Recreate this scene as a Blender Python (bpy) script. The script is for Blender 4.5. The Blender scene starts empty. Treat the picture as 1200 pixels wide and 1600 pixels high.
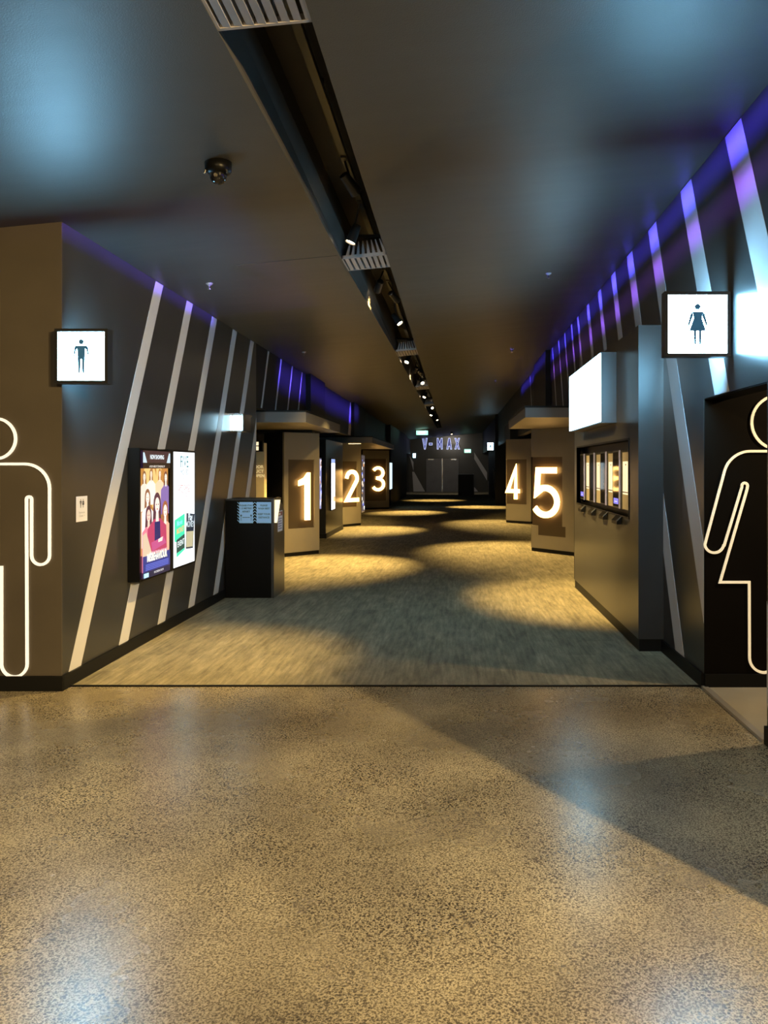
import bpy, bmesh, math, random
from mathutils import Vector, Matrix
random.seed(4)
sc = bpy.context.scene
C = sc.collection
H = 1.55                      # eye height, metres; the building is laid out in eye heights
F = 1200.0
PI = math.pi
def S(s): return F / s        # distance along the corridor for a scale of s pixels per eye height
def V(x, y, u): return Vector((x*H, y*H, (1+u)*H))     # x across, y along, u above the eye
def up(x): return 1.2705 + 0.0969*x                     # the ceiling rises to the right

# ------------------------------------------------------------------ camera, world, exposure
cam = bpy.data.cameras.new('camera'); co = bpy.data.objects.new('camera', cam); C.objects.link(co)
co.location = (0, 0, H); co.rotation_euler = (PI/2, 0, 0)
cam.sensor_fit = 'VERTICAL'; cam.sensor_height = 36; cam.sensor_width = 27; cam.lens = 27
cam.shift_x = -110/1600; cam.shift_y = -70/1600
cam.clip_start = 0.02; cam.clip_end = 200
sc.camera = co
sc.view_settings.view_transform = 'Standard'; sc.view_settings.look = 'None'
sc.view_settings.gamma = 1; sc.view_settings.exposure = 0.0; sc.view_settings.use_curve_mapping = False
w = bpy.data.worlds.new('world'); sc.world = w; w.use_nodes = True
w.node_tree.nodes['Background'].inputs[0].default_value = (0.75, 0.8, 1, 1)
w.node_tree.nodes['Background'].inputs[1].default_value = 0.004

WARM = (1.0, 0.67, 0.22)
def spot(name, loc, target, power, size_deg, blend=0.5, col=WARM, radius=0.03, parent=None):
    l = bpy.data.lights.new(name, 'SPOT'); l.energy = power; l.spot_size = math.radians(size_deg)
    l.spot_blend = blend; l.color = col; l.shadow_soft_size = radius
    o = bpy.data.objects.new(name, l); C.objects.link(o)
    d = (Vector(target) - Vector(loc)).normalized()
    o.rotation_euler = d.to_track_quat('-Z', 'Y').to_euler()
    if parent: o.parent = parent; o.location = Vector(loc) - parent.location
    else: o.location = loc
    return o
# foyer downlights behind the camera
LIGHTS = dict(foyerA=2600, foyerB=1600, foyerC=760, passage=200, track=2700)
spot('foyer_lamp', V(2.25, -0.55, 1.15), V(-1.3, 3.1, -1), LIGHTS['foyerA'], 80, 0.8, (1, .72, .33), 0.04)
spot('foyer_lamp', V(2.00, -0.95, 1.15), V(-1.9, 3.35, -0.1), LIGHTS['foyerB'], 42, 0.8, (1, .66, .24), 0.05)
spot('foyer_lamp', V(-0.6, -0.6, 1.15), V(-0.3, 1.7, -1), LIGHTS['foyerC'], 110, 0.8, (1, .74, .40), 0.08)
spot('restroom_lamp', V(2.15, 3.10, 0.62), V(0.9, 3.05, -1), LIGHTS['passage'], 150, 0.5, (1, .74, .42), 0.04)
def wash(name, x, u, y0, y1, tx, tu, power, spread, col):     # LED strip laid along the lip of the ceiling slot
    l = bpy.data.lights.new(name, 'AREA'); l.shape = 'RECTANGLE'; l.size = (y1-y0)*H; l.size_y = 0.015; l.energy = power; l.color = col; l.spread = math.radians(spread)
    o = bpy.data.objects.new(name, l); C.objects.link(o)
    a = V(x, (y0+y1)/2, u); d = (V(tx, (y0+y1)/2, tu)-a).normalized()
    z = -d; xx = Vector((0, 1, 0)); yy = z.cross(xx)
    o.matrix_world = Matrix.Translation(a) @ Matrix((xx, yy, z)).transposed().to_4x4()
wash('blue_strip_light', -0.40, 1.215, 1.6, 13.0, 1.13, 1.30, 75, 8, (.07, .05, 1))
wash('violet_strip_light', -0.40, 1.20, 1.6, 9.0, 1.13, 1.09, 14, 8, (.32, .08, 1))
wash('blue_strip_light', -0.64, 1.18, 3.3, 5.6, -1.76, 1.09, 6, 9, (.14, .07, 1))
wash('violet_strip_light', -0.62, 1.18, 7.7, 13.6, -1.76, 0.93, 60, 20, (.10, .06, 1))

# ------------------------------------------------------------------ materials
def mat(name, col, rough=0.5, metal=0.0, spec=0.5, emit=None, strength=0.0):
    m = bpy.data.materials.new(name); m.use_nodes = True
    b = m.node_tree.nodes['Principled BSDF']
    b.inputs['Base Color'].default_value = (*col, 1); b.inputs['Roughness'].default_value = rough
    b.inputs['Metallic'].default_value = metal; b.inputs['Specular IOR Level'].default_value = spec
    if emit: b.inputs['Emission Color'].default_value = (*emit, 1); b.inputs['Emission Strength'].default_value = strength
    return m
def N(m, t, **kw):
    n = m.node_tree.nodes.new(t)
    for k, v in kw.items():
        if k in n.inputs.keys() if isinstance(k, str) else False: n.inputs[k].default_value = v
        else: setattr(n, k, v)
    return n
def L(m, a, b): m.node_tree.links.new(a, b)
def bsdf(m): return m.node_tree.nodes['Principled BSDF']
def ramp(m, fac, stops):
    r = m.node_tree.nodes.new('ShaderNodeValToRGB'); L(m, fac, r.inputs[0])
    el = r.color_ramp.elements
    while len(el) < len(stops): el.new(0.5)
    for e, (p, c) in zip(el, stops): e.position = p; e.color = (*c, 1) if len(c) == 3 else c
    return r.outputs[0]
def coords(m, scale=(1, 1, 1)):
    t = m.node_tree.nodes.new('ShaderNodeTexCoord'); mp = m.node_tree.nodes.new('ShaderNodeMapping')
    mp.inputs['Scale'].default_value = scale; L(m, t.outputs['Object'], mp.inputs[0]); return mp.outputs[0]
def noise(m, vec, scale, detail=3, rough=0.5):
    n = m.node_tree.nodes.new('ShaderNodeTexNoise'); L(m, vec, n.inputs['Vector'])
    n.inputs['Scale'].default_value = scale; n.inputs['Detail'].default_value = detail; n.inputs['Roughness'].default_value = rough
    return n.outputs['Fac']
def mix(m, fac, a, b, blend='MIX'):
    x = m.node_tree.nodes.new('ShaderNodeMix'); x.data_type = 'RGBA'; x.blend_type = blend
    for sock, v in ((x.inputs[0], fac), (x.inputs[6], a), (x.inputs[7], b)):
        if hasattr(v, 'links'): L(m, v, sock)
        else: sock.default_value = v if isinstance(v, (int, float)) else (*v, 1)
    return x.outputs[2]
def bump(m, fac, strength, dist=0.01):
    b = m.node_tree.nodes.new('ShaderNodeBump'); b.inputs['Strength'].default_value = strength
    b.inputs['Distance'].default_value = dist; L(m, fac, b.inputs['Height']); L(m, b.outputs[0], bsdf(m).inputs['Normal'])
def paint(name, col, rough, var=0.12, bumpy=0.15, spec=0.5):
    m = mat(name, col, rough, spec=spec); v = coords(m)
    c = ramp(m, noise(m, v, 2.2, 4), [(0.3, tuple(x*(1-var) for x in col)), (0.7, tuple(x*(1+var) for x in col))])
    L(m, c, bsdf(m).inputs['Base Color'])
    bump(m, noise(m, v, 160, 2), bumpy, 0.002)
    return m
M = {}
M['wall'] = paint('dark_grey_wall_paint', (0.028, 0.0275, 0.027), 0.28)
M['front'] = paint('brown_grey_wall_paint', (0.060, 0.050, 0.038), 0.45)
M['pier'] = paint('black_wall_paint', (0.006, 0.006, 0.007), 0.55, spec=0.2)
M['ceiling'] = paint('charcoal_ceiling_paint', (0.056, 0.053, 0.047), 0.47, 0.06, 0.42)
m = M['ceiling']; v2 = coords(m, (0.35, 1.2, 1)); bb = [n for n in m.node_tree.nodes if n.type == 'BUMP'][0]
b2 = m.node_tree.nodes.new('ShaderNodeBump'); b2.inputs['Strength'].default_value = 0.35; b2.inputs['Distance'].default_value = 0.02
L(m, noise(m, v2, 2.0, 2), b2.inputs['Height']); L(m, bb.outputs[0], b2.inputs['Normal']); L(m, b2.outputs[0], bsdf(m).inputs['Normal'])
M['slot'] = paint('slot_lining', (0.035, 0.030, 0.026), 0.6)
M['stripe'] = mat('white_stripe_paint', (0.44, 0.435, 0.45), 0.45)
M['line'] = mat('white_outline', (0.92, 0.88, 0.80), 0.4)
M['column'] = paint('olive_panel', (0.20, 0.175, 0.13), 0.45, 0.06)
M['number_panel'] = paint('bronze_number_panel', (0.050, 0.035, 0.020), 0.4, 0.08)
M['canopy'] = paint('canopy_panel', (0.13, 0.12, 0.11), 0.5, 0.06)
M['base'] = mat('black_baseboard', (0.005, 0.005, 0.005), 0.5, spec=0.15)
M['black'] = mat('black_laminate', (0.003, 0.003, 0.003), 0.35, spec=0.12)
M['satin'] = mat('black_powder_coat', (0.012, 0.012, 0.013), 0.35)
M['glass'] = mat('dark_glass', (0.008, 0.008, 0.010), 0.05)
M['steel'] = mat('brushed_steel', (0.55, 0.55, 0.55), 0.25, 1.0)
M['grille'] = mat('grille_metal', (0.36, 0.34, 0.35), 0.4, 0.3)
M['paper'] = mat('white_paper', (0.82, 0.80, 0.80), 0.6)
M['lavender'] = mat('lavender_trim', (0.16, 0.17, 0.36), 0.35, 0.1)
M['door'] = paint('grey_door', (0.13, 0.13, 0.14), 0.4)
M['sign_white'] = mat('lit_sign_face', (0.9, 0.9, 0.9), 0.4, emit=(0.28, 0.68, 1.0), strength=100.0)
M['sign_small'] = mat('small_lit_sign_face', (0.9, 0.9, 0.9), 0.4, emit=(0.45, 0.80, 1.0), strength=8.0)
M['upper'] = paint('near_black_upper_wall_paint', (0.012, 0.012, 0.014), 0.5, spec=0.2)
M['screen_white'] = mat('lit_screen', (0.9, 0.9, 0.9), 0.4, emit=(0.36, 0.75, 1.0), strength=9.0)
M['sign_blue'] = mat('sign_pictogram', (0.02, 0.06, 0.12), 0.4, emit=(0.02, 0.12, 0.22), strength=0.5)
M['number'] = mat('lit_number', (0.9, 0.8, 0.6), 0.4, emit=(1.0, 0.54, 0.15), strength=9.0)
M['lens'] = mat('lamp_lens', (1, 1, 1), 0.3, emit=(1.0, 0.78, 0.48), strength=30.0)
M['exit'] = mat('exit_sign_face', (0.3, 0.9, 0.6), 0.4, emit=(0.42, 1.0, 0.78), strength=1.6)
M['exit_white'] = mat('exit_sign_letters', (0.9, 1, 0.9), 0.4, emit=(1, 1, 1), strength=2.0)
M['neon'] = mat('cool_outline_tube', (0.8, 0.8, 1), 0.4, emit=(0.55, 0.62, 1.0), strength=1.2)
M['blue_face'] = mat('blue_letter_face', (0.05, 0.06, 0.2), 0.4, emit=(0.05, 0.07, 0.30), strength=0.5)
M['led'] = mat('blue_led', (0.1, 0.1, 0.9), 0.4, emit=(0.12, 0.09, 1.0), strength=40.0)
M['added_warm_glow'] = mat('added_warm_glow', (1, .8, .5), 0.4, emit=(1.0, 0.62, 0.25), strength=9.0)
M['warmcard'] = mat('self_lit_card', (0.9, 0.8, 0.6), 0.5, emit=(1.0, 0.80, 0.48), strength=1.1)
M['vio'] = mat('violet_display', (0.1, 0.1, 0.5), 0.3, emit=(0.25, 0.22, 1.0), strength=1.0)
def attr_mat(name, strength):
    m = mat(name, (0, 0, 0), 0.25 if strength else 0.7)
    a = m.node_tree.nodes.new('ShaderNodeAttribute'); a.attribute_name = 'ink'
    if strength:
        L(m, a.outputs['Color'], bsdf(m).inputs['Emission Color']); bsdf(m).inputs['Emission Strength'].default_value = strength
    else: L(m, a.outputs['Color'], bsdf(m).inputs['Base Color'])
    return m
M['screen'] = attr_mat('display_picture', 1.25)
M['screen_bright'] = attr_mat('display_picture_bright', 1.3)
M['print'] = attr_mat('printed_paper', 0)

def concrete():
    m = mat('polished_exposed_aggregate_concrete', (0.3, 0.27, 0.2), 0.25); v = coords(m)
    b1 = ramp(m, noise(m, v, 0.9, 5, 0.6), [(0.32, (0.20, 0.168, 0.112)), (0.52, (0.33, 0.28, 0.185)), (0.72, (0.52, 0.445, 0.285))])
    fine = ramp(m, noise(m, v, 130, 3, 0.75), [(0.40, (0.22, 0.21, 0.20)), (0.55, (1.15, 1.15, 1.15))])
    c = mix(m, 0.9, b1, fine, 'MULTIPLY')
    dens = ramp(m, noise(m, v, 1.6, 5, 0.65), [(0.38, (0.35, 0.35, 0.35)), (0.60, (1, 1, 1))])
    for sc_, thr, sel0, dk in ((78, 0.34, 0.36, (0.035, 0.028, 0.022)), (52, 0.30, 0.60, (0.06, 0.047, 0.035)), (140, 0.36, 0.30, (0.06, 0.05, 0.04))):
        vo = m.node_tree.nodes.new('ShaderNodeTexVoronoi'); vo.inputs['Scale'].default_value = sc_; L(m, v, vo.inputs['Vector'])
        dots = ramp(m, vo.outputs['Distance'], [(thr-.02, (1, 1, 1)), (thr+.06, (0, 0, 0))])
        sel = ramp(m, vo.outputs['Color'], [(sel0, (0, 0, 0)), (sel0+.06, (1, 1, 1))])
        f = mix(m, 1.0, mix(m, 1.0, dots, sel, 'MULTIPLY'), dens, 'MULTIPLY')
        c = mix(m, f, c, dk)
    L(m, c, bsdf(m).inputs['Base Color'])
    r = ramp(m, noise(m, v, 1.3, 4, 0.6), [(0.3, (0.21,)*3), (0.7, (0.31,)*3)]); L(m, r, bsdf(m).inputs['Roughness'])
    bump(m, noise(m, v, 120, 2), 0.12, 0.002)
    return m
M['concrete'] = concrete()
def carpet():
    m = mat('grey_plank_carpet', (0.1, 0.1, 0.09), 0.95, spec=0.15)
    v = coords(m)
    br = m.node_tree.nodes.new('ShaderNodeTexBrick'); mp = m.node_tree.nodes.new('ShaderNodeMapping')
    mp.inputs['Rotation'].default_value = (0, 0, PI/2); L(m, v, mp.inputs[0]); L(m, mp.outputs[0], br.inputs['Vector'])
    br.inputs['Scale'].default_value = 1; br.inputs['Brick Width'].default_value = 1.0; br.inputs['Row Height'].default_value = 0.25
    br.inputs['Mortar Size'].default_value = 0; br.inputs['Color1'].default_value = (0.82, 0.82, 0.82, 1); br.inputs['Color2'].default_value = (1.12, 1.12, 1.12, 1)
    vs = coords(m, (30, 2.5, 1)); vs2 = coords(m, (7, 2.2, 1))
    st = ramp(m, noise(m, vs, 1.0, 3, 0.6), [(0.3, (0.155, 0.135, 0.09)), (0.7, (0.28, 0.245, 0.16))])
    pt = ramp(m, noise(m, vs2, 1.0, 5, 0.75), [(0.38, (0.70,)*3), (0.58, (1.05,)*3)])
    c = mix(m, 0.8, st, pt, 'MULTIPLY'); c = mix(m, 0.8, c, br.outputs['Color'], 'MULTIPLY')
    c = mix(m, 0.4, c, ramp(m, noise(m, v, 260, 2), [(0.35, (0.5,)*3), (0.65, (1.3,)*3)]), 'MULTIPLY')
    L(m, c, bsdf(m).inputs['Base Color']); bump(m, noise(m, v, 300, 2), 0.4, 0.004)
    return m
M['carpet'] = carpet()
M['tile'] = paint('restroom_floor_tile', (0.30, 0.27, 0.21), 0.35, 0.10)

# ------------------------------------------------------------------ mesh helpers
class MB:
    def __init__(s): s.bm = bmesh.new(); s.mats = []; s.ink = None
    def mi(s, m):
        if m not in s.mats: s.mats.append(m)
        return s.mats.index(m)
    def face(s, vs, m=None):
        try: f = s.bm.faces.new(vs)
        except ValueError: return None
        f.material_index = s.mi(m); return f
    def box(s, a, b, m=None):           # opposite corners
        x0, x1 = sorted((a[0], b[0])); y0, y1 = sorted((a[1], b[1])); z0, z1 = sorted((a[2], b[2]))
        return s.prism([(x0, y0), (x1, y0), (x1, y1), (x0, y1)], z0, z1, m)
    def prism(s, poly, z0, z1, m=None, ztop=None):     # plan polygon extruded up; ztop(x, y) may slope
        lo = [s.bm.verts.new((x, y, z0)) for x, y in poly]
        hi = [s.bm.verts.new((x, y, ztop(x, y) if ztop else z1)) for x, y in poly]
        n = len(poly); s.face(lo[::-1], m); s.face(hi, m)
        for i in range(n): s.face([lo[i], lo[(i+1) % n], hi[(i+1) % n], hi[i]], m)
    def slab(s, pts, d, m=None):        # polygon of 3D points thickened by vector d
        a = [s.bm.verts.new(p) for p in pts]; b = [s.bm.verts.new(Vector(p)+Vector(d)) for p in pts]
        n = len(pts); s.face(a, m); s.face(b[::-1], m)
        for i in range(n): s.face([a[i], b[i], b[(i+1) % n], a[(i+1) % n]], m)
    def tube(s, p, q, r, m=None, r2=None, seg=20, caps=True):
        p = Vector(p); q = Vector(q); z = (q-p).normalized(); x = z.orthogonal().normalized(); y = z.cross(x)
        r2 = r if r2 is None else r2
        a = [s.bm.verts.new(p + r*(math.cos(t)*x+math.sin(t)*y)) for t in [2*PI*i/seg for i in range(seg)]]
        b = [s.bm.verts.new(q + r2*(math.cos(t)*x+math.sin(t)*y)) for t in [2*PI*i/seg for i in range(seg)]]
        for i in range(seg): s.face([a[i], a[(i+1) % seg], b[(i+1) % seg], b[i]], m)
        if caps: s.face(a[::-1], m); s.face(b, m)
    def lathe(s, c, prof, m=None, seg=28):   # profile of (radius, z) about a vertical axis at c
        rings = []
        for r, z in prof: rings.append([s.bm.verts.new((c[0]+r*math.cos(2*PI*i/seg), c[1]+r*math.sin(2*PI*i/seg), c[2]+z)) for i in range(seg)])
        for a, b in zip(rings, rings[1:]):
            for i in range(seg): s.face([a[i], a[(i+1) % seg], b[(i+1) % seg], b[i]], m)
        s.face(rings[0][::-1], m); s.face(rings[-1], m)
    def ribbon(s, pts, width, fr, depth, m=None, closed=False):  # a flat band along a 2D path on frame fr, standing depth out of it
        P = []
        for p in pts:
            if not P or (Vector((p[0], p[1]))-P[-1]).length > 1e-4: P.append(Vector((p[0], p[1])))
        n = len(P); Lf, Rt = [], []
        for i in range(n):
            a = P[(i-1) % n] if (closed or i > 0) else None; b = P[(i+1) % n] if (closed or i < n-1) else None
            d1 = (P[i]-a).normalized() if a is not None else None; d2 = (b-P[i]).normalized() if b is not None else None
            if d1 is None: d1 = d2
            if d2 is None: d2 = d1
            n1 = Vector((-d1.y, d1.x)); n2 = Vector((-d2.y, d2.x)); k = (n1+n2)
            k = k.normalized() if k.length > 1e-6 else n1
            f = min(1/max(k.dot(n1), 0.35), 2.2)*width/2
            Lf.append(P[i]+k*f); Rt.append(P[i]-k*f)
        lo = [(s.bm.verts.new(fr(*l, 0)), s.bm.verts.new(fr(*r, 0)), s.bm.verts.new(fr(*l, depth)), s.bm.verts.new(fr(*r, depth))) for l, r in zip(Lf, Rt)]
        for i in range(n if closed else n-1):
            a, b = lo[i], lo[(i+1) % n]
            s.face([a[2], a[3], b[3], b[2]], m); s.face([a[0], a[2], b[2], b[0]], m); s.face([a[1], b[1], b[3], a[3]], m); s.face([a[0], b[0], b[1], a[1]], m)
        if not closed:
            s.face([lo[0][0], lo[0][1], lo[0][3], lo[0][2]], m); s.face([lo[-1][0], lo[-1][2], lo[-1][3], lo[-1][1]], m)
    def build(s, name, material=None, parent=None, smooth=False, origin=None):
        s.mats = [material if mm is None else mm for mm in s.mats] or [material]
        bmesh.ops.recalc_face_normals(s.bm, faces=s.bm.faces)
        me = bpy.data.meshes.new(name)
        o = bpy.data.objects.new(name, me); C.objects.link(o)
        base = Vector((0, 0, 0))
        if parent is not None: o.parent = parent; base = parent.matrix_basis.translation if parent.type == 'EMPTY' or True else base
        if parent is not None and parent.parent is not None: base = base + parent.parent.matrix_basis.translation
        if parent is None and s.bm.verts:
            xs = [v.co for v in s.bm.verts]
            lo = Vector([min(c[i] for c in xs) for i in range(3)]); hi = Vector([max(c[i] for c in xs) for i in range(3)])
            base = Vector(((lo.x+hi.x)/2, (lo.y+hi.y)/2, lo.z)) if origin is None else Vector(origin)
            o.location = base
        bmesh.ops.translate(s.bm, verts=s.bm.verts, vec=-base)
        s.bm.to_mesh(me); s.bm.free()
        for mm in (s.mats or [material]): me.materials.append(mm)
        if smooth:
            for p in me.polygons: p.use_smooth = True
        return o
def tag(o, label=None, cat=None, group=None, kind=None):
    if label: o['label'] = label
    if cat: o['category'] = cat
    if group: o['group'] = group
    if kind: o['kind'] = kind
    return o
def thing(name, loc, label, cat, group=None):
    o = bpy.data.objects.new(name, None); C.objects.link(o); o.location = loc; o.empty_display_size = 0.1
    return tag(o, label, cat, group)
def struct(name, mb, m=None):
    o = mb.build(name, m); o['kind'] = 'structure'; return o

def text_polys(body, size, align='CENTER', bold=0.0):
    cu = bpy.data.curves.new('t', 'FONT'); cu.body = body; cu.size = size; cu.align_x = align; cu.offset = bold; cu.resolution_u = 3
    ob = bpy.data.objects.new('t', cu); C.objects.link(ob)
    dg = bpy.context.evaluated_depsgraph_get(); me = ob.evaluated_get(dg).to_mesh()
    out = [[(me.vertices[i].co.x, me.vertices[i].co.y) for i in p.vertices] for p in me.polygons]
    ob.evaluated_get(dg).to_mesh_clear(); bpy.data.objects.remove(ob); bpy.data.curves.remove(cu)
    return out
def ell(cx, cy, rx, ry, n=20, a0=0, a1=360):
    return [(cx+rx*math.cos(math.radians(a0+(a1-a0)*i/n)), cy+ry*math.sin(math.radians(a0+(a1-a0)*i/n))) for i in range(n + (0 if a1-a0 == 360 else 1))]
def rect(x0, y0, x1, y1): return [(x0, y0), (x1, y0), (x1, y1), (x0, y1)]
def clip_rect(p, w_, h_):
    for ax, lim, sgn in ((0, 0, 1), (0, w_, -1), (1, 0, 1), (1, h_, -1)):
        out = []
        for i in range(len(p)):
            a, b = p[i], p[(i+1) % len(p)]
            ia, ib = sgn*(a[ax]-lim) >= 0, sgn*(b[ax]-lim) >= 0
            if ia: out.append(a)
            if ia != ib:
                t = (lim-a[ax])/(b[ax]-a[ax]); out.append((a[0]+t*(b[0]-a[0]), a[1]+t*(b[1]-a[1])))
        p = out
        if len(p) < 3: return []
    return p
def picture(name, shapes, fr, material, parent=None, step=0.0004):
    """shapes: (colour, [polygons in metres]) laid one over the other on frame fr(a, b, depth)"""
    mb = MB(); col = []
    for k, (c, polys) in enumerate(shapes):
        for p in polys:
            f = mb.face([mb.bm.verts.new(fr(a, b, 0.0005 + step*k)) for a, b in p], material)
            col.append(c)
    lay = mb.bm.loops.layers.float_color.new('ink')
    for f, c in zip(mb.bm.faces, col):
        for lp in f.loops: lp[lay] = (*c, 1)
    return mb.build(name, material, parent)
def frame(o, a, b, nrm):             # o origin, a and b in-plane unit vectors, nrm outward
    o, a, b, nrm = Vector(o), Vector(a), Vector(b), Vector(nrm)
    return lambda x, y, d: o + a*x + b*y + nrm*d
Z = Vector((0, 0, 1))

XL, XR = -1.76, 1.13                  # the two stripe walls
Y0, Y1 = S(348), 30.8                 # mouth of the corridor and its end wall
BB = -0.934                           # top of the baseboards

# ------------------------------------------------------------------ floor
YC = S(342)
mb = MB(); mb.box(V(-4.2, -4, -1.06), V(4.2, YC, -1), M['concrete']); struct('floor', mb)
mb = MB(); mb.box(V(-2.5, YC, -1.06), V(1.75, Y1+0.3, -0.997), M['carpet']); o = struct('floor_carpet', mb)
mb = MB(); mb.box(V(-2.5, YC-0.012, -1.0), V(XR, YC, -0.994), M['base']); struct('trim_1', mb)
mb = MB(); mb.box(V(XR+0.015, 2.77, -1.0), V(2.7, S(345), -0.992), M['tile']); struct('floor_restroom', mb)
mb = MB(); mb.box(V(XR-0.012, 2.79, -1.0), V(XR+0.014, S(345), -0.989), mat('threshold_strip', (0.45, 0.42, 0.38), 0.35, 0.6)); struct('trim_2', mb)

# ------------------------------------------------------------------ ceiling with its lighting slot
def ctop(x, y): return (1+up(x/H))*H
mb = MB()
def ceil_poly(pts, m):
    lo = [mb.bm.verts.new(V(x, y, up(x))) for x, y in pts]; hi = [mb.bm.verts.new(V(x, y, up(x)+0.02)) for x, y in pts]
    n = len(pts); mb.face(lo, m); mb.face(hi[::-1], m)
    for i in range(n): mb.face([lo[i], hi[i], hi[(i+1) % n], lo[(i+1) % n]], m)
SL = [(-0.655, -1.5), (-0.655, 4.6), (-0.62, 8), (-0.55, 24)]
ceil_poly([(-4.2, -4), (-4.2, 31.1), (-0.55, 31.1), (-0.55, 24), (-0.62, 8), (-0.655, 4.6), (-0.655, -1.5), (-0.655, -4)], M['ceiling'])
ceil_poly([(-0.394, -4), (-0.394, 31.1), (4.2, 31.1), (4.2, -4)], M['ceiling'])
ceil_poly([(-0.655, -4), (-0.655, -1.5), (-0.394, -1.5), (-0.394, -4)], M['ceiling'])
ceil_poly([(-0.55, 24), (-0.55, 31.1), (-0.394, 31.1), (-0.394, 24)], M['ceiling'])
struct('ceiling', mb)
mb = MB(); TOP = 1.52
mb.slab([V(x, y, up(x)+0.02) for x, y in SL] + [V(x, y, TOP) for x, y in SL[::-1]], (-0.02*H, 0, 0), M['slot'])
mb.box(V(-0.394, -1.5, up(-.394)+0.02), V(-0.374, 24, TOP), M['slot'])
mb.box(V(-0.68, -1.5, TOP), V(-0.374, 24, TOP+0.02), M['slot'])
mb.box(V(-0.68, -1.52, 1.25), V(-0.374, -1.5, TOP), M['slot']); mb.box(V(-0.68, 24, 1.25), V(-0.374, 24.02, TOP), M['slot'])
struct('ceiling_slot', mb)

# ------------------------------------------------------------------ walls
def stripes_left(mb, x, y_bottoms, lean, wdt, ub, ut, d=0.002, clip=None):
    for yb in y_bottoms:
        q = [(yb, ub), (yb+wdt, ub), (yb+wdt+lean*(ut-ub), ut), (yb+lean*(ut-ub), ut)]
        if clip: q = clip_y(q, *clip)
        if len(q) > 2: mb.slab([V(x, a, b) for a, b in q], (d, 0, 0), M['stripe'])
def clip_y(poly, y0, y1):
    for lim, sgn in ((y0, 1), (y1, -1)):
        out = []
        for i in range(len(poly)):
            a, b = poly[i], poly[(i+1) % len(poly)]
            ia, ib = sgn*(a[0]-lim) >= 0, sgn*(b[0]-lim) >= 0
            if ia: out.append(a)
            if ia != ib:
                t = (lim-a[0])/(b[0]-a[0]); out.append((lim, a[1]+t*(b[1]-a[1])))
        poly = out
        if len(poly) < 3: return []
    return poly
YE = S(176)
mb = MB(); mb.prism([(XL*H-.25, Y0*H), (XL*H, Y0*H), (XL*H, YE*H), (XL*H-.25, YE*H)], 0, 0, M['wall'], ctop)
stripes_left(mb, XL, [3.503+0.525*k for k in range(6)], 0.503, 0.115, BB, up(XL)-0.004, clip=(Y0, YE))
struct('wall_left', mb)
XF = (1.2-710)/348                    # outer edge of the front face of the left wall
mb = MB(); mb.prism([(XF*H, Y0*H-.01), (XL*H, Y0*H-.01), (XL*H, Y0*H), (XF*H, Y0*H)], 0, 0, M['front'], ctop)
mb.prism([(XF*H, Y0*H), (XL*H-.25, Y0*H), (XL*H-.25, Y0*H+.3), (XF*H, Y0*H+.3)], 0, 0, M['wall'], ctop); struct('wall_front_left', mb)
mb = MB(); mb.box(V(-4.2, 4.4, -1), V(XF+0.02, 4.45, 1.2), paint('lobby_wall_paint', (0.55, 0.45, 0.3), 0.6)); struct('wall_lobby_left', mb)
# upper left wall above the door canopies, with its two piers
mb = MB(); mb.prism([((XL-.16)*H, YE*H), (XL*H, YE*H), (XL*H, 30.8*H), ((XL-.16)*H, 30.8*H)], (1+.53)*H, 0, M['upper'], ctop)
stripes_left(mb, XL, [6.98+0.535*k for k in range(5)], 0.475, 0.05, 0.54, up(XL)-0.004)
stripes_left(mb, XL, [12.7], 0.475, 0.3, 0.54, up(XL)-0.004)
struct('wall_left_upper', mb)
mb = MB()
for a, b in ((132, 119), (92, 82)): mb.prism([(XL*H, S(a)*H), (-1.70*H, S(a)*H), (-1.70*H, S(b)*H), (XL*H, S(b)*H)], (1.53)*H, 0, M['pier'], ctop)
struct('wall_left_piers', mb)
mb = MB(); mb.box(V(-2.45, YE, -1), V(-2.40, Y1, 0.53), M['pier'])
mb.box(V(-2.40, YE+0.0, -1), V(XL-.17, YE+0.03, 0.53), M['wall']); struct('wall_left_outer', mb)
# lower left wall pieces between the door recesses
mb = MB(); mb.box(V(-2.40, S(111.5), -1), V(-1.80, S(97), 0.39), M['wall']); mb.box(V(-2.40, S(111.5)-.02, -1), V(-1.81, S(111.5), 0.39), M['pier'])
struct('wall_left_between_doors', mb)
mb = MB(); mb.box(V(-2.40, S(111.5)-.03, -1), V(-1.79, S(97), -0.93), M['base']); struct('baseboard_left_between_doors', mb)

# right wall
YJ = 2.775; YW = S(345)
def wprism(mb, x0, x1, y0, y1, u0, m):
    mb.prism([(x0*H, y0*H), (x1*H, y0*H), (x1*H, y1*H), (x0*H, y1*H)], (1+u0)*H, 0, m, ctop)
mb = MB(); TH = 0.10
wprism(mb, XR, XR+TH, 1.12, YJ, -1, M['wall']); wprism(mb, XR, XR+TH, YJ, YW, 0.31, M['wall']); wprism(mb, XR, XR+TH, YW, 6.95, -1, M['wall'])
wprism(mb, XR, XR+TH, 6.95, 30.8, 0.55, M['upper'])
def stripes_right(ytop_list):
    for yt, wd in ytop_list:
        for (u0, u1, ya, yb) in ((0.312, up(XR)-.004, 1.2, 6.95), (0.56, up(XR)-.004, 6.95, 9.0), (BB, 0.312, YW, 6.9), (BB, 0.312, 1.2, YJ)):
            g = lambda u: yt - 0.478*(1.38-u)
            q = clip_y([(g(u0)-wd, u0), (g(u0), u0), (g(u1), u1), (g(u1)-wd, u1)], ya, yb)
            if len(q) > 2: mb.slab([V(XR, a, b) for a, b in q], (-0.002, 0, 0), M['stripe'])
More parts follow.
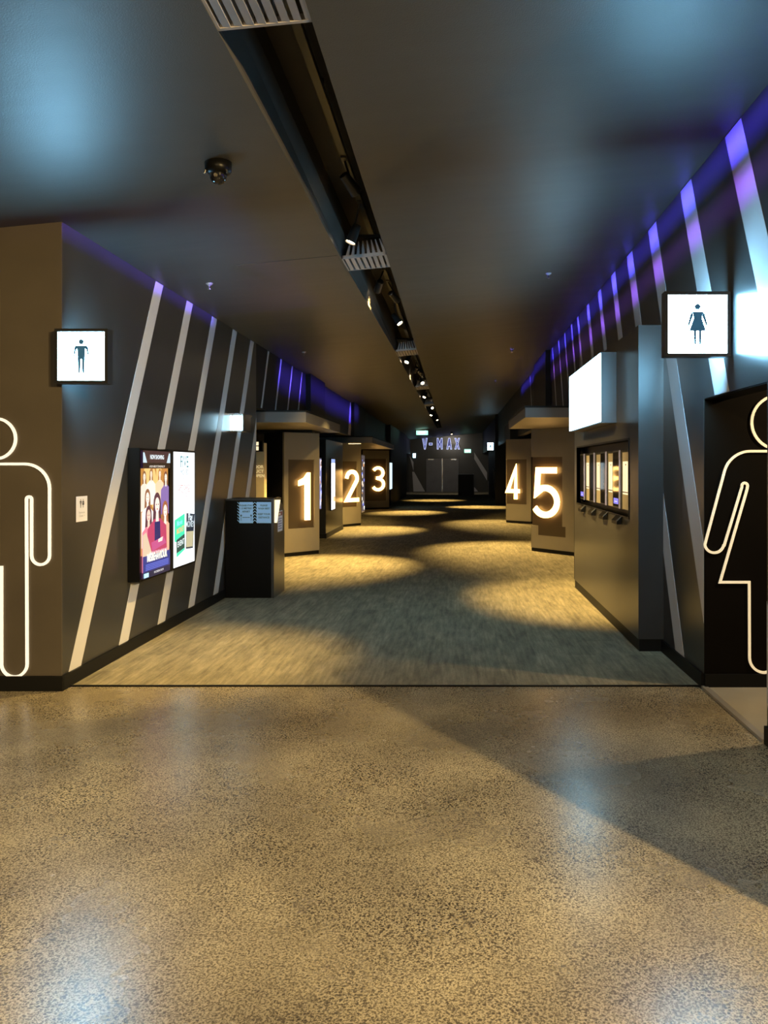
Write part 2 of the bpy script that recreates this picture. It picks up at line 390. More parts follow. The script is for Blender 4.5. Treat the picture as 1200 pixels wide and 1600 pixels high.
stripes_right([(1.95, .18), (2.57, .18), (3.206, .178), (3.841, .175), (4.476, .17), (5.03, .15), (5.53, .13), (6.04, .11), (6.55, .10), (7.07, .08), (7.45, .07), (7.9, .06), (8.36, .06), (8.87, .05)])
for y in (9.2, 10.6): 
    mb.slab([V(XR, y+.45, .56), V(XR, y+.5, .56), V(XR, y+.9, up(XR)-.01), V(XR, y+.85, up(XR)-.01)], (-.002, 0, 0), M['stripe'])
struct('wall_right', mb)
mb = MB(); mb.prism([(1.07*H, S(133)*H), (XR*H, S(133)*H), (XR*H, S(116)*H), (1.07*H, S(116)*H)], 1.55*H, 0, M['pier'], ctop); struct('wall_right_pier', mb)
mb = MB(); mb.box(V(XR+TH, YW, -1), V(2.7, YW+0.1, 1.1), None); mb.box(V(XR+.002, YW-.006, -1), V(2.7, YW, .309), None); mb.box(V(XR+.002, YJ, .304), V(XR+TH, YW, .309), None); mb.mats = [None]; struct('wall_restroom', mb, paint('black_restroom_wall', (0.004, 0.003, 0.002), 0.8, spec=0.05))
mb = MB(); mb.box(V(XR+TH, YJ-0.1, -1), V(2.7, YJ, 1.1), M['wall']); mb.box(V(2.7, YJ-.1, -1), V(2.75, YW+.1, 1.1), M['wall'])
mb.box(V(XR+TH, YJ-.1, 1.1), V(2.75, YW+.1, 1.12), M['ceiling']); struct('wall_restroom_near', mb)
mb = MB(); mb.box(V(1.66, 6.4, -1), V(1.70, Y1, 0.55), M['pier']); mb.box(V(XR+TH, 6.95, -1), V(1.66, 6.98, .55), M['pier']); struct('wall_right_outer', mb)
mb = MB(); mb.prism([(1.06*H, S(60)*H), (1.66*H, S(60)*H), (1.66*H, S(43)*H), (1.24*H, S(43)*H), (1.24*H, S(52)*H)], 0, 0, M['pier'], ctop)
mb.slab([V(1.06+.18*.15, S(60)+1.2, -.4), V(1.06+.18*.98, S(52)-.1, -.95), V(1.06+.18*.98, S(52)-.1, -.6), V(1.06+.18*.15, S(60)+1.2, -.05)], (-.01, -.01, 0), M['stripe'])
mb.box(V(1.235, S(43.2), -1), V(1.24, S(43), -0.5), M['stripe'])
struct('wall_right_far', mb)
mb = MB(); mb.prism([(-2.4*H, S(60)*H), (-1.66*H, S(60)*H), (-1.66*H, S(45)*H), (-2.4*H, S(45)*H)], 0, 0, M['pier'], ctop)
struct('wall_left_far', mb)
# end wall with diagonal stripes
mb = MB(); mb.prism([(-2.45*H, Y1*H), (1.70*H, Y1*H), (1.70*H, Y1*H+.2), (-2.45*H, Y1*H+.2)], 0, 0, M['wall'], ctop)
def estripe(pts):
    mb.slab([V((x-710)/39, Y1, (730-y)/39) for x, y in pts], (0, -0.004, 0), M['stripe'])
estripe([(741, 707), (741, 717), (761, 751), (761, 738)])
estripe([(741, 761), (741, 768), (747, 768)])
estripe([(644, 737), (647, 737), (664, 768), (646, 768)])
estripe([(646, 736), (646, 722), (640, 712)])
struct('wall_end', mb)

# baseboards
def bboard(name, *boxes):
    mb = MB()
    for a, b in boxes: mb.box(a, b, M['base'])
    struct(name, mb)
bboard('baseboard_left', (V(XL, Y0-.012, -1), V(XL+.012, YE, BB)))
bboard('baseboard_front_left', (V(XF, Y0-.022, -1), V(XL+.012, Y0-.009, BB)))
bboard('baseboard_right', (V(XR-.012, YW, -1), V(XR, S(289), BB)))
bboard('baseboard_right_near', (V(XR-.012, 1.12, -1), V(XR, YJ, BB)))
bboard('baseboard_restroom', (V(XR, YW-.018, -.995), V(2.7, YW, BB)))

# ------------------------------------------------------------------ end doors
mb = MB(); mb.box(V(-1.16, Y1-.02, -1), V(.20, Y1, .38), M['satin']); struct('door_frame', mb)
for k, (x0, x1) in enumerate(((-1.13, -.49), (-.475, .165))):
    mb = MB(); mb.box(V(x0, Y1-.045, -.99), V(x1, Y1-.021, .345), M['door'])
    d = struct('door_%d' % (k+1), mb)
    bs = d.location
    mb = MB(); xe = x1 if k == 0 else x0
    mb.box(V(xe-.012, Y1-.05, -.99), V(xe+.012, Y1-.044, .345), M['steel']); mb.build('meeting_stile', M['steel'], d)
    mb = MB(); xa = x0+.08 if k == 0 else x1-.30
    mb.box(V(xa, Y1-.08, .29), V(xa+.22, Y1-.045, .33), M['steel']); mb.build('door_closer', M['steel'], d)

# ------------------------------------------------------------------ V-MAX letters on the end wall
def glyph_strokes(ch):
    return {'V': [[(0, 1), (.22, .0), (.34, 0), (.56, 1), (.40, 1), (.28, .35), (.16, 1)]],
            'M': [[(0, 0), (0, 1), (.15, 1), (.31, .55), (.47, 1), (.62, 1), (.62, 0), (.47, 0), (.47, .55), (.31, .15), (.15, .55), (.15, 0)]],
            'A': [[(0, 0), (.2, 1), (.38, 1), (.58, 0), (.42, 0), (.36, .28), (.22, .28), (.16, 0)]],
            'X': [[(0, 0), (.19, .5), (0, 1), (.16, 1), (.28, .66), (.40, 1), (.56, 1), (.37, .5), (.56, 0), (.40, 0), (.28, .34), (.16, 0)]],
            '-': [[(0, .38), (.36, .38), (.36, .56), (0, .56)]]}[ch]
letters = thing('illuminated_lettering', V(-.22, Y1-.02, .70), 'blue outlined V-MAX letters lit on the dark end wall above double doors', 'sign')
for ch, px in (('V', 660), ('-', 670.5), ('M', 683), ('A', 698), ('X', 710.5)):
    fr = frame(V((px-710)/39, Y1-.03, .72), (1, 0, 0), (0, 0, 1), (0, -1, 0)); sc_ = .44*H
    pts = [(x*sc_*(.78 if ch == 'M' else .8), y*sc_) for x, y in glyph_strokes(ch)[0]]
    mb = MB(); mb.slab([fr(x, y, 0) for x, y in pts], (0, -.02, 0), M['blue_face']); lt = mb.build('letter', M['blue_face'], letters)
    mb = MB(); mb.ribbon(pts, .024, fr, .05, M['neon'], True); mb.build('outline_tube', M['neon'], lt)
mb = MB(); mb.box(V(-1.3, Y1-.012, .80), V(.25, Y1, .90), M['satin']); mb.build('mounting_rail', M['satin'], letters)

# ------------------------------------------------------------------ box housing the ticket machines (right)
XB = 0.995; YB0, YB1 = S(289), S(188); UB = 0.757
RY0, RY1, RU0, RU1 = S(274), S(192.7), -0.285, 0.155
mb = MB(); th = 0.05
mb.box(V(XB, YB0+.02, -.93), V(XB+th*.6, YB1-.02, RU0), M['wall']); mb.box(V(XB, YB0+.02, RU1), V(XB+th*.6, YB1-.02, UB), M['wall'])
mb.box(V(XB, YB0+.02, RU0), V(XB+th*.6, RY0, RU1), M['wall']); mb.box(V(XB, RY1, RU0), V(XB+th*.6, YB1-.02, RU1), M['wall'])
mb.box(V(XB, YB0, -.93), V(XR, YB0+.02, UB), M['wall']); mb.box(V(XB, YB1-.02, -.93), V(XR, YB1, UB), M['pier'])
mb.box(V(XB, YB0, UB), V(XR, YB1, UB+.012), M['wall']); mb.box(V(XB+.08, YB0+.02, -.93), V(XR, YB1-.02, UB), M['pier'])
mb.box(V(XB+.006, YB0+.006, -1), V(XR, YB1-.006, -.93), M['base'])
struct('wall_ticket_box', mb)
RX = XB + 0.075
tm = thing('ticket_machine_bay', V(RX, (RY0+RY1)/2, RU0), 'black recessed bay of self-service ticket screens in dark wall box below white screen', 'ticket machine')
mb = MB(); t = .012
mb.box(V(XB-.004, RY0-t, RU1), V(RX+.003, RY1+t, RU1+t)); mb.box(V(XB-.004, RY0-t, RU0-t), V(RX+.003, RY1+t, RU0))
mb.box(V(XB-.004, RY0-t, RU0), V(RX+.003, RY0, RU1)); mb.box(V(XB-.004, RY1, RU0), V(RX+.003, RY1+t, RU1))
mb.box(V(RX-.012, RY0, RU0), V(RX+.004, RY1, RU1)); mb.build('housing', M['black'], tm)
def yx(px, X): return F*X/(px-710)       # distance at which a plane x = X crosses a sight line
PX = 1.03
for (a, b) in ((902.4, 906.3), (916, 920.7), (932, 937.7), (950.5, 957.4), (972.5, 981.7)):
    y0, y1 = yx(b, PX), yx(a, PX); y0 = max(y0, RY0+.01)
    mb = MB(); mb.box(V(PX, y0, RU0+.03), V(RX-.011, y1, RU1-.065), M['column']); pp = mb.build('side_panel', M['column'], tm)
    k = (y1-y0)
    fr = frame(V(PX, y1-.06*k, -.165), (0, -1, 0), (0, 0, 1), (-1, 0, 0)); wd = k*.88*H; hh = .20*H
    sh = [((1.0, .80, .45), [rect(0, 0, wd, hh)]), ((.10, .06, .03), [rect(0, hh*.05, wd, hh*.085)]), ((.10, .06, .03), [ell(wd*.6, hh*.90, wd*.10, .008, 12)]),
          ((.75, .50, .22), [rect(wd*.42, hh*(.15+.05*i), wd*.55, hh*(.17+.05*i)) for i in range(12)])]
    picture('instruction_card', sh, fr, M['screen'], pp)
for k, (a, b) in enumerate(((907, 914.3), (921.6, 929.9), (938.6, 948.2), (957.9, 969.8))):
    y0, y1 = yx(b, PX-.01), yx(a, PX-.01)
    mb = MB(); mb.box(V(PX-.012, y0, RU0+.03), V(RX-.011, y1, RU1-.05), M['satin']); sct = mb.build('touch_screen', M['satin'], tm)
    mb = MB(); mb.box(V(PX-.014, y0+.03, RU0+.04), V(PX-.011, y1-.015, RU1-.06), M['glass']); mb.build('glass', M['glass'], sct)
    mb = MB(); mb.box(V(PX-.018, y0, RU0+.03), V(PX-.010, y0+.022, RU1-.05), M['lavender']); mb.build('edge_trim', M['lavender'], sct)
    if k in (0, 3):
        fr = frame(V(PX-.0145, y1-.04, RU0+.055), (0, -1, 0), (0, 0, 1), (-1, 0, 0)); wd = (y1-y0-.09)*H
        picture('lit_panel', [((.22, .2, .95), [rect(0, 0, wd, .055)]), ((.75, .75, 1), [rect(wd*.2, .02, wd*.8, .027)])], fr, M['screen'], sct)
for k, px in enumerate((910.5, 926.5, 944.5, 966)):
    yc = F*(XB-.01)/(px-710); hw = .075
    tr = thing('ticket_tray', V(XB-.02, yc, RU0-.02), ['farthest', 'second farthest', 'second nearest', 'nearest'][k] + ' black ticket tray jutting out below the ticket screens', 'tray', 'ticket trays')
    mb = MB(); z = RU0-.004
    mb.slab([V(XB-.0046, yc-hw, z), V(XB-.035, yc-hw, z-.03), V(XB-.035, yc-hw, z-.05), V(XB-.0046, yc-hw, z-.05)], (0, 2*hw*H, 0)); mb.build('tray_body', M['black'], tr)
    mb = MB(); mb.slab([V(XB-.0046, yc-hw-.004, z+.004), V(XB-.037, yc-hw-.004, z-.026), V(XB-.037, yc-hw-.004, z-.034), V(XB-.0046, yc-hw-.004, z-.004)], (0, .02, 0)); mb.build('steel_lip', M['steel'], tr)

# big white light box above
lb = thing('light_box', V(XB, S(226), .28), 'large blank glowing white screen box mounted high on dark wall box above ticket screens', 'light box')
mb = MB(); mb.box(V(.899, S(255), .272), V(XB-.001, S(203), .706)); mb.build('casing', M['satin'], lb)
mb = MB(); mb.box(V(.893, S(255)+.004, .28), V(.8995, S(201), .70)); mb.build('lit_panel', M['screen_white'], lb)

# ------------------------------------------------------------------ restroom light boxes
def person_polys(kind, s):
    if kind == 'man':
        return [ell(0, .90, .075, .075), [(-.19, .74), (-.15, .79), (.15, .79), (.19, .74), (.17, .66), (.115, .70), (.10, .40), (.085, 0), (.035, 0), (.015, .40), (-.015, .40), (-.035, 0), (-.085, 0), (-.10, .40), (-.115, .70), (-.17, .66)],
                [(-.19, .745), (-.225, .48), (-.195, .47), (-.14, .72)], [(.19, .745), (.14, .72), (.195, .47), (.225, .48)]]
    return [ell(0, .90, .07, .07), [(-.12, .78), (.12, .78), (.10, .62), (.20, .32), (.09, .32), (.08, 0), (.04, 0), (.03, .32), (-.03, .32), (-.04, 0), (-.08, 0), (-.09, .32), (-.20, .32), (-.09, .62)],
            [(-.12, .78), (-.17, .72), (-.24, .45), (-.205, .44), (-.11, .68)], [(.12, .78), (.11, .68), (.205, .44), (.24, .45), (.17, .72)]]
def restroom_sign(s, x0, x1, u0, u1, kind, label, side, name='restroom_sign'):
    face = M['sign_white'] if s > 100 else M['sign_small']
    y = S(s); d = .05
    t = thing(name, V((x0+x1)/2, y+d/2, u0), label, 'sign')
    fw = .014
    mb = MB()
    mb.box(V(x0-fw, y, u0-fw), V(x1+fw, y+d, u0)); mb.box(V(x0-fw, y, u1), V(x1+fw, y+d, u1+fw)); mb.box(V(x0-fw, y, u0), V(x0, y+d, u1)); mb.box(V(x1, y, u0), V(x1+fw, y+d, u1))
    mb.build('frame', M['satin'], t)
    mb = MB(); mb.box(V(x0, y+.004, u0), V(x1, y+d-.004, u1)); f = mb.build('lit_panel', face, t)
    hh = (u1-u0)*.72*H
    fr = frame(V((x0+x1)/2, y+.0035, (u0+u1)/2-(u1-u0)*.35), (1, 0, 0), (0, 0, 1), (0, -1, 0))
    mb = MB()
    for p in person_polys(kind, 1): mb.slab([fr(a*hh, b*hh, 0) for a, b in p], (0, -.002, 0))
    mb.build('pictogram', M['sign_blue'], f)
    return t
restroom_sign(385, .868, 1.108, .463, .700, 'woman', 'square glowing white sign with dark woman pictogram on right wall above restroom opening', 1)
restroom_sign(354, -1.752, -1.545, .383, .598, 'man', 'square glowing white sign with dark man pictogram at left wall corner', -1)
restroom_sign(58, .89, 1.05, .46, .66, 'woman', 'small glowing white sign beside the dark far right wall near the end doors', 1)
restroom_sign(39.06, -1.66, -1.55, .38, .55, 'man', 'tiny glowing white sign low on the left of the far end wall', -1)
# small lit box on the left wall
t = thing('wall_light_sign', V(-1.70, S(198), .28), 'small white lit box sign jutting from left striped wall above the black counter', 'sign')
mb = MB(); mb.box(V(-1.757, S(199.5), .287), V(-1.655, S(193), .405)); mb.build('lit_panel', M['sign_small'], t)
mb = MB(); mb.box(V(-1.76, S(200), .405), V(-1.648, S(192), .42)); mb.box(V(-1.735, S(200.5), .283), V(-1.730, S(199), .405)); mb.box(V(-1.655, S(200), .283), V(-1.648, S(193), .405)); mb.box(V(-1.76, S(200), .280), V(-1.648, S(193), .287)); mb.build('frame', M['steel'], t)

# ------------------------------------------------------------------ outlines of a man and a woman
def arc(cx, cy, r, a0, a1, n=14): return [(cx+r*math.cos(math.radians(a0+(a1-a0)*i/n)), cy+r*math.sin(math.radians(a0+(a1-a0)*i/n))) for i in range(n+1)]
def px_path(pts, s): return [((x-710)/s*H, (730-y)/s*H) for x, y in pts]
s = 348.5
fr = frame((0, Y0*H-.0105, H), (1, 0, 0), (0, 0, 1), (0, -1, 0))
mb = MB()
head = [(x, y) for x, y in [(-6+31.5*math.cos(math.radians(a)), 685.5+31.5*math.sin(math.radians(a))) for a in range(-78, 79, 6)]]
mb.ribbon(px_path(head, s), .0185, fr, .012)
body = [(1.5, 725)] + [(40+38.5*math.sin(math.radians(a)), 763.5-38.5*math.cos(math.radians(a))) for a in range(0, 91, 9)] \
    + [(78.5, 868)] + [(64.5+14*math.cos(math.radians(a)), 868+14*math.sin(math.radians(a))) for a in range(0, 181, 15)] \
    + [(50.5, 868), (50.5, 780)] + [(46.5+4*math.cos(math.radians(a)), 780-4*math.sin(math.radians(a))) for a in range(0, 181, 30)] \
    + [(42.5, 780), (43.5, 1037)] + [(23.5+20*math.cos(math.radians(a)), 1037+20*math.sin(math.radians(a))) for a in range(0, 181, 12)] + [(3.6, 1037), (3.6, 884)]
mb.ribbon(px_path(body, s), .0185, fr, .012)
o = mb.build('man_outline', mat('man_outline_white_glow', (.9, .88, .86), .4, emit=(1, .92, .85), strength=.55)); tag(o, 'white line drawing of half a man on the left wall end facing the foyer', 'wall sign')  # painted line; part of its brightness is put in as emission
s = 345.5
fr = frame((0, (YW-.0062)*H, H), (1, 0, 0), (0, 0, 1), (0, -1, 0))
mb = MB()
cx = 1216
mb.ribbon(px_path([(cx+42*math.cos(math.radians(a)), 660+42*math.sin(math.radians(a))) for a in range(0, 360, 8)], s), .0185, fr, .010, closed=True)
half = [(cx, 705), (1172, 705)] + [(1172+42*math.cos(math.radians(a)), 747+42*math.sin(math.radians(a))) for a in range(-90, -166, -8)] + [(1101, 850)] \
    + [(1115.5+15*math.cos(math.radians(a)), 848.5+15*math.sin(math.radians(a))) for a in range(170, 10, -12)] + [(1131, 852), (1158.5, 761)] \
    + [(1163+4.5*math.cos(math.radians(a)), 759+4.5*math.sin(math.radians(a))) for a in range(180, 375, 30)] + [(1166.5, 765), (1124.5, 909.5), (1170, 909.5), (1170.5, 1026)] \
    + [(1194+23.5*math.cos(math.radians(a)), 1027+23.5*math.sin(math.radians(a))) for a in range(180, 89, -9)] + [(1204, 1048)]
mirror = [(2*cx-x, y) for x, y in half[::-1]]
mb.ribbon(px_path(half, s), .0175, fr, .010)
o = mb.build('woman_outline', mat('woman_outline_cream_glow', (.92, .86, .70), .4, emit=(1, .80, .5), strength=.38)); tag(o, 'cream line drawing of a woman in a dress on the black wall inside right opening', 'wall sign')  # painted line with a glow added to make up for the weak lamp

# ------------------------------------------------------------------ numbered columns
def digit(n):
    if n == 1: return 'poly', [(.26, 0), (.45, 0), (.45, 1), (.36, 1), (.22, .89), (.02, .83), (.02, .72), (.26, .76)], .48
    if n == 2: return 'strokes', [[(.09, .72)] + arc(.29, .72, .20, 180, -18) + [(.09, .08), (.55, .08)]], .58
    if n == 3: return 'strokes', [arc(.27, .73, .195, 150, -80, 16) + [(.20, .53)], [(.20, .535)] + arc(.27, .29, .215, 88, -150, 18)], .55
    if n == 4: return 'strokes', [[(.56, .24), (.06, .24), (.40, .93), (.40, 0)]], .60
    return 'strokes', [[(.50, .925), (.11, .925), (.08, .50)] + arc(.26, .34, .255, 105, -150, 22)], .55
def number_column(n, A, B, utop, depth, pn, dg, label, lower=None, side_display=None):
    """A, B: plan ends of the front face (left, right); pn: panel px box at scale; dg: digit box in fractions"""
    A = Vector((*A, 0)); B = Vector((*B, 0)); d = (B-A).normalized(); nrm = Vector((d.y, -d.x, 0))
    if nrm.y > 0: nrm = -nrm
    wd = (B-A).length
    t = thing('numbered_column', (A.x*H, A.y*H, 0), label, 'column')
    ins = 0.03
    back = [A - nrm*depth, B - nrm*depth]
    F_ = lambda a, u, dd=0: Vector(((A.x+d.x*a+nrm.x*dd)*H, (A.y+d.y*a+nrm.y*dd)*H, (1+u)*H))
    def slab(mb, a0, a1, u0, u1, d0, d1, m): mb.slab([F_(a0, u0, d0), F_(a1, u0, d0), F_(a1, u1, d0), F_(a0, u1, d0)], F_(0, 0, d1)-F_(0, 0, d0), m)
    p0, p1, q0, q1 = pn
    mb = MB(); slab(mb, 0, wd, -1, utop, -ins, -depth, M['pier'])
    mb.build('core', M['pier'], t)
    mb = MB(); slab(mb, 0, wd, q1, utop, 0, -ins, M['column']); slab(mb, 0, wd, -.955, q0, 0, -ins, M['column'])
    if p0 > 0: slab(mb, 0, p0, q0, q1, 0, -ins, M['column'])
    if p1 < wd: slab(mb, p1, wd, q0, q1, 0, -ins, M['column'])
    mb.build('cladding', M['column'], t)
    mb = MB(); slab(mb, .003, wd-.003, -1, -.957, -.004, -ins, M['base']); mb.build('plinth', M['base'], t)
    mb = MB(); slab(mb, p0, p1, q0, q1, -.018, -ins, M['number_panel']); mb.build('number_panel', M['number_panel'], t)
    if lower: mb = MB(); a0, a1, u0, u1 = lower; slab(mb, a0, a1, u0, u1, .001, 0, M['number_panel']); mb.build('vent_panel', M['number_panel'], t)
    kind, shp, gw = digit(n); a0, a1, u0, u1 = dg; hh = (u1-u0); kx = (a1-a0)/gw
    fr = lambda a, b, dd: F_(a0 + a*kx, u0 + b*hh, .004 + dd/H)
    mb = MB()
    if kind == 'poly': mb.slab([fr(a, b, 0) for a, b in shp], nrm*.035, M['number'])
    else:
        # ribbons need an undistorted path: scale the points first
        for st in shp:
            pts = [(a*kx, b*hh) for a, b in st]
            mb.ribbon(pts, .115*hh, lambda a, b, dd: F_(a0+a, u0+b, .004+dd/H), .035, M['number'])
    mb.build('lit_number', M['number'], t)
    return t, F_, wd
# left columns
number_column(1, (-1.887, S(141)), (-1.557, S(135.5)), .39, .40, (.055, .41, -.69, .085), (.175, .345, -.60, -.06), 'olive column with glowing number 1 behind the black counter')
number_column(2, (-1.96, S(95)), (-1.604, S(91)), .39, .30, (.10, .56, -.67, .10), (.21, .60, -.60, -.03), 'olive column with glowing number 2 under the second left canopy')
number_column(3, (-2.15, S(66.5)), (-1.557, S(65.5)), .40, .40, (.02, .58, -.80, .20), (.20, .55, -.58, .03), 'dark column with glowing number 3, farthest numbered column on the left')
number_column(5, (.916, S(131)), (1.345, S(139)), .46, .25, (.0, .50, -.69, .12), (.05, .46, -.61, .01), 'olive column with large glowing number 5 beside the ticket machine box', lower=(.12, .55, -.80, -.68))
number_column(4, (.93, S(86.6)), (1.345, S(89)), .50, .35, (.01, .46, -.66, .14), (.02, .34, -.57, .03), 'olive column with glowing number 4, narrower in view beside column 5')
# black closing panels over the columns, up to the canopies
mb = MB(); mb.box(V(-2.40, S(139), .392), V(-1.60, S(131), .425), M['pier']); struct('trim_3', mb)
mb = MB(); mb.box(V(1.0, S(87), .502), V(1.66, S(78), .80), M['pier']); struct('trim_4', mb)

# ------------------------------------------------------------------ door canopies
def canopy(x0, x1, y0, y1, u0, u1, label):
    t = thing('door_canopy', V((x0+x1)/2, (y0+y1)/2, u0), label, 'canopy', None)
    mb = MB(); mb.box(V(x0, y0, u0), V(x1, y1, u1)); mb.build('canopy_body', M['canopy'], t)
    e = .006
    mb = MB(); mb.box(V(x0-e, y0-e, u1-.012), V(x1+e, y1+e, u1+.004)); mb.build('top_edge', M['pier'], t)
    return t
canopy(-2.40, -1.39, S(167), S(128.6), .42, .53, 'flat box canopy with warm lit underside above number 1 column')
canopy(-2.40, -1.42, S(90.5), S(66.5), .42, .53, 'flat box canopy above number 3 column, farther one on the left')
canopy(.64, 1.66, S(173), S(133), .45, .55, 'flat box canopy with warm lit underside above number 5 column on the right')

# added warm strips on the column tops, put in to brighten the canopy undersides
def added_top_light(x0, x1, y, u, pw, label):
    t = thing('added_column_light', V((x0+x1)/2, y, u), label, 'added light strip')
    mb = MB(); mb.box(V(x0, y, u), V(x1, y+.05, u+.012)); mb.build('tray', M['satin'], t)
    mb = MB(); mb.box(V(x0+.01, y+.01, u+.012), V(x1-.01, y+.04, u+.016)); mb.build('lit_strip', M['added_warm_glow'], t)
added_top_light(-1.88, -1.60, S(137)-.02, .392, 1, 'added warm light strip on top of number 1 column, brightening the canopy underside')
added_top_light(-1.85, -1.62, S(90), .392, 1, 'added warm light strip on top of number 2 column')
# ------------------------------------------------------------------ door recess 1
mb = MB(); mb.box(V(-2.40, S(152), -1), V(-1.955, S(150), .25), paint('pale_olive_door', (0.60, 0.48, 0.26), 0.45)); 
do = mb.build('door_3'); do['kind'] = 'structure'
fr = frame(V(-1.975, S(152)-.001, 0), (1, 0, 0), (0, 0, 1), (0, -1, 0))
mbt = MB()
for row, (wd_, xr) in enumerate((('DOOR', 411.5), ('DUCT', 412), ('OPEN', 413.5))):
    y = 731.5 + 7*row
    for p in text_polys(wd_, .066, 'RIGHT', .0015):
        mbt.slab([V((xr-710)/152, S(152)-.001, (730-y)/152) + Vector((a, 0, b)) for a, b in p], (0, -.003, 0))
o = mbt.build('door_lettering', mat('pale_lettering_glow', (.95, .85, .6), .4, emit=(1, .8, .45), strength=.35)); tag(o, 'pale painted words ending in DOOR, DUCT and OPEN on olive door panel', 'lettering')  # painted words with a faint glow put into their material
t = thing('small_lit_sign', V(-2.05, S(153), .17), 'two stacked pale lit squares high on the olive panel behind left wall end', 'sign')
mb = MB(); mb.box(V(-2.14, S(153), .16), V(-1.96, S(152)-.001, .27)); mb.build('backing', M['black'], t)
mb = MB(); mb.box(V(-2.10, S(153)-.004, .222), V(-2.0, S(153), .258)); mb.box(V(-2.10, S(153)-.004, .172), V(-2.0, S(153), .212)); mb.build('lit_panel', M['warmcard'], t)

# ------------------------------------------------------------------ left counter (kiosk)
XK = -1.375
def counter(x0, x1, ys, depth, u, label, papers=True):
    t = thing('counter', V((x0+x1)/2, ys+depth/2, -1), label, 'counter')
    mb = MB(); mb.box(V(x0, ys, -1), V(x1-.02, ys+depth, u-.012)); mb.build('body', M['black'], t)
    mb = MB(); mb.box(V(x0, ys-.004, u-.012), V(x1-.02, ys+depth+.004, u)); mb.build('worktop', M['satin'], t)
    # end panel rising at the front and raked down behind
    mb = MB()
    mb.slab([V(x1-.02, ys-.004, -1), V(x1-.02, ys+depth+.03, -1), V(x1-.02, ys+depth+.03, u-.11), V(x1-.02, ys+depth*.55, u+.012), V(x1-.02, ys-.004, u+.004)], (.02*H, 0, 0)); mb.build('end_panel', M['wall'], t)
    return t
K = counter(-1.745, XK, S(205), .33, -.243, 'black reception counter against left striped wall with two blue notices')
def notice(px0, px1, py0, py1, rows, name_label, drawing=False):
    s = 205.3; w_ = (px1-px0)/s*H; h_ = (py1-py0)/s*H
    fr = frame((V((px0-710)/s, S(205)-.002, (730-py1)/s)), (1, 0, 0), (0, 0, 1), (0, -1, 0))
    sh = []
    teeth = []
    n = 7
    for i in range(n):
        y = h_*(i+.2)/n
        teeth += [[(-.022, y+.022), (0, y), (0, y+.010), (-.022, y+.030)], [(w_+.022, y+.022), (w_+.022, y+.030), (w_, y+.010), (w_, y)]]
    for i in range(9): x = w_*(i+.2)/9; teeth.append([(x, 0), (x+.010, -.008), (x+.014, 0)])
    base = (.30, .56, .88)
    sh.append((base, [rect(0, 0, w_, h_)] + teeth))
    ink = (.05, .09, .14)
    for txt, yy, size in rows:
        polys = text_polys(txt, size, 'CENTER', .0008)
        sh.append((ink, [[(w_/2+a, h_*yy+b) for a, b in p] for p in polys]))
    if drawing:
        sh.append((ink, [rect(w_*.12, h_*.10, w_*.15, h_*.30), rect(w_*.85, h_*.10, w_*.88, h_*.30), rect(w_*.28, h_*.25, w_*.72, h_*.275), [(w_*.22, h_*.262), (w_*.30, h_*.29), (w_*.30, h_*.235)], [(w_*.78, h_*.262), (w_*.70, h_*.235), (w_*.70, h_*.29)], ell(w_*.135, h_*.35, .011, .011, 12), ell(w_*.865, h_*.35, .011, .011, 12)]))
    o = picture('notice', sh, fr, M['print']); tag(o, name_label, 'notice')
notice(373.5, 395, 784.5, 817, [('PLEASE STAY', .80, .026), ('1.5 METRES', .66, .027), ('APART', .50, .030)], 'left pale blue notice on counter reading please stay 1.5 metres apart', True)
notice(400.5, 423.5, 784.5, 817, [('PLEASE', .80, .027), ('WASH BEST', .65, .026), ('KEEP YOUR', .38, .028), ('DISTANCE', .22, .028)], 'right pale blue notice on counter reading keep your distance')
# papers on the end panel; the paper card is given a glow of its own
mb = MB(); mb.slab([V(XK, S(204.5), -.425), V(XK+.018, S(204.5), -.425), V(XK+.040, S(204), -.25), V(XK, S(204), -.25)], (0, .02, 0)); mb.build('card', M['warmcard'], K)
fr = frame(V(XK+.001, S(201), -.505), (0, 1, 0), (0, 0, 1), (1, 0, 0)); w_ = .26; h_ = .25
sh = [((.75, .70, .72), [rect(0, 0, w_, h_)]), ((.35, .10, .08), [rect(.01, .19, w_-.01, .24)]), ((.9, .8, .6), [rect(.05, .20, .15, .225)])]
for i in range(5): sh.append(((.25, .2, .3), [rect(.03, .03+.03*i, w_-.04-.02*(i % 2), .042+.03*i)]))
o = picture('hygiene_poster', sh, fr, M['print']); tag(o, 'small white and red printed poster on the end panel of the black counter', 'poster')
counter((716-710)/44, (741-710)/44, S(44), .6, -.25, 'far black counter standing before the end wall right of the double doors')

# ------------------------------------------------------------------ wall notice with two figures
fr = frame(V(XL+.001, yx(118.3, XL), 0) * 1.0, (0, 1, 0), (0, 0, 1), (1, 0, 0))
ya, yb = yx(118.3, XL), yx(136, XL); w_ = (yb-ya)*H; sA = F/ya
ub_, ut_ = (730-816)/sA, (730-776)/sA; h_ = (ut_-ub_)*H
fr = frame(V(XL+.0012, ya, ub_), (0, 1, 0), (0, 0, 1), (1, 0, 0))
sh = [((.80, .77, .78), [rect(0, 0, w_, h_)])]
for cx_, kd in ((.40, 'man'), (.62, 'woman')):
    sh.append(((.06, .05, .05), [[(w_*cx_ + a*.075, h_*.54 + b*.065) for a, b in p] for p in person_polys(kd, 1)]))
for txt, yy in (('Restroom', .32), ('Closed  >', .19)):
    sh.append(((.3, .3, .3), [[(w_/2+a, h_*yy+b) for a, b in p] for p in text_polys(txt, .022)]))
o = picture('restroom_notice', sh, fr, M['print']); tag(o, 'small white paper with two toilet pictograms on dark left wall', 'notice')

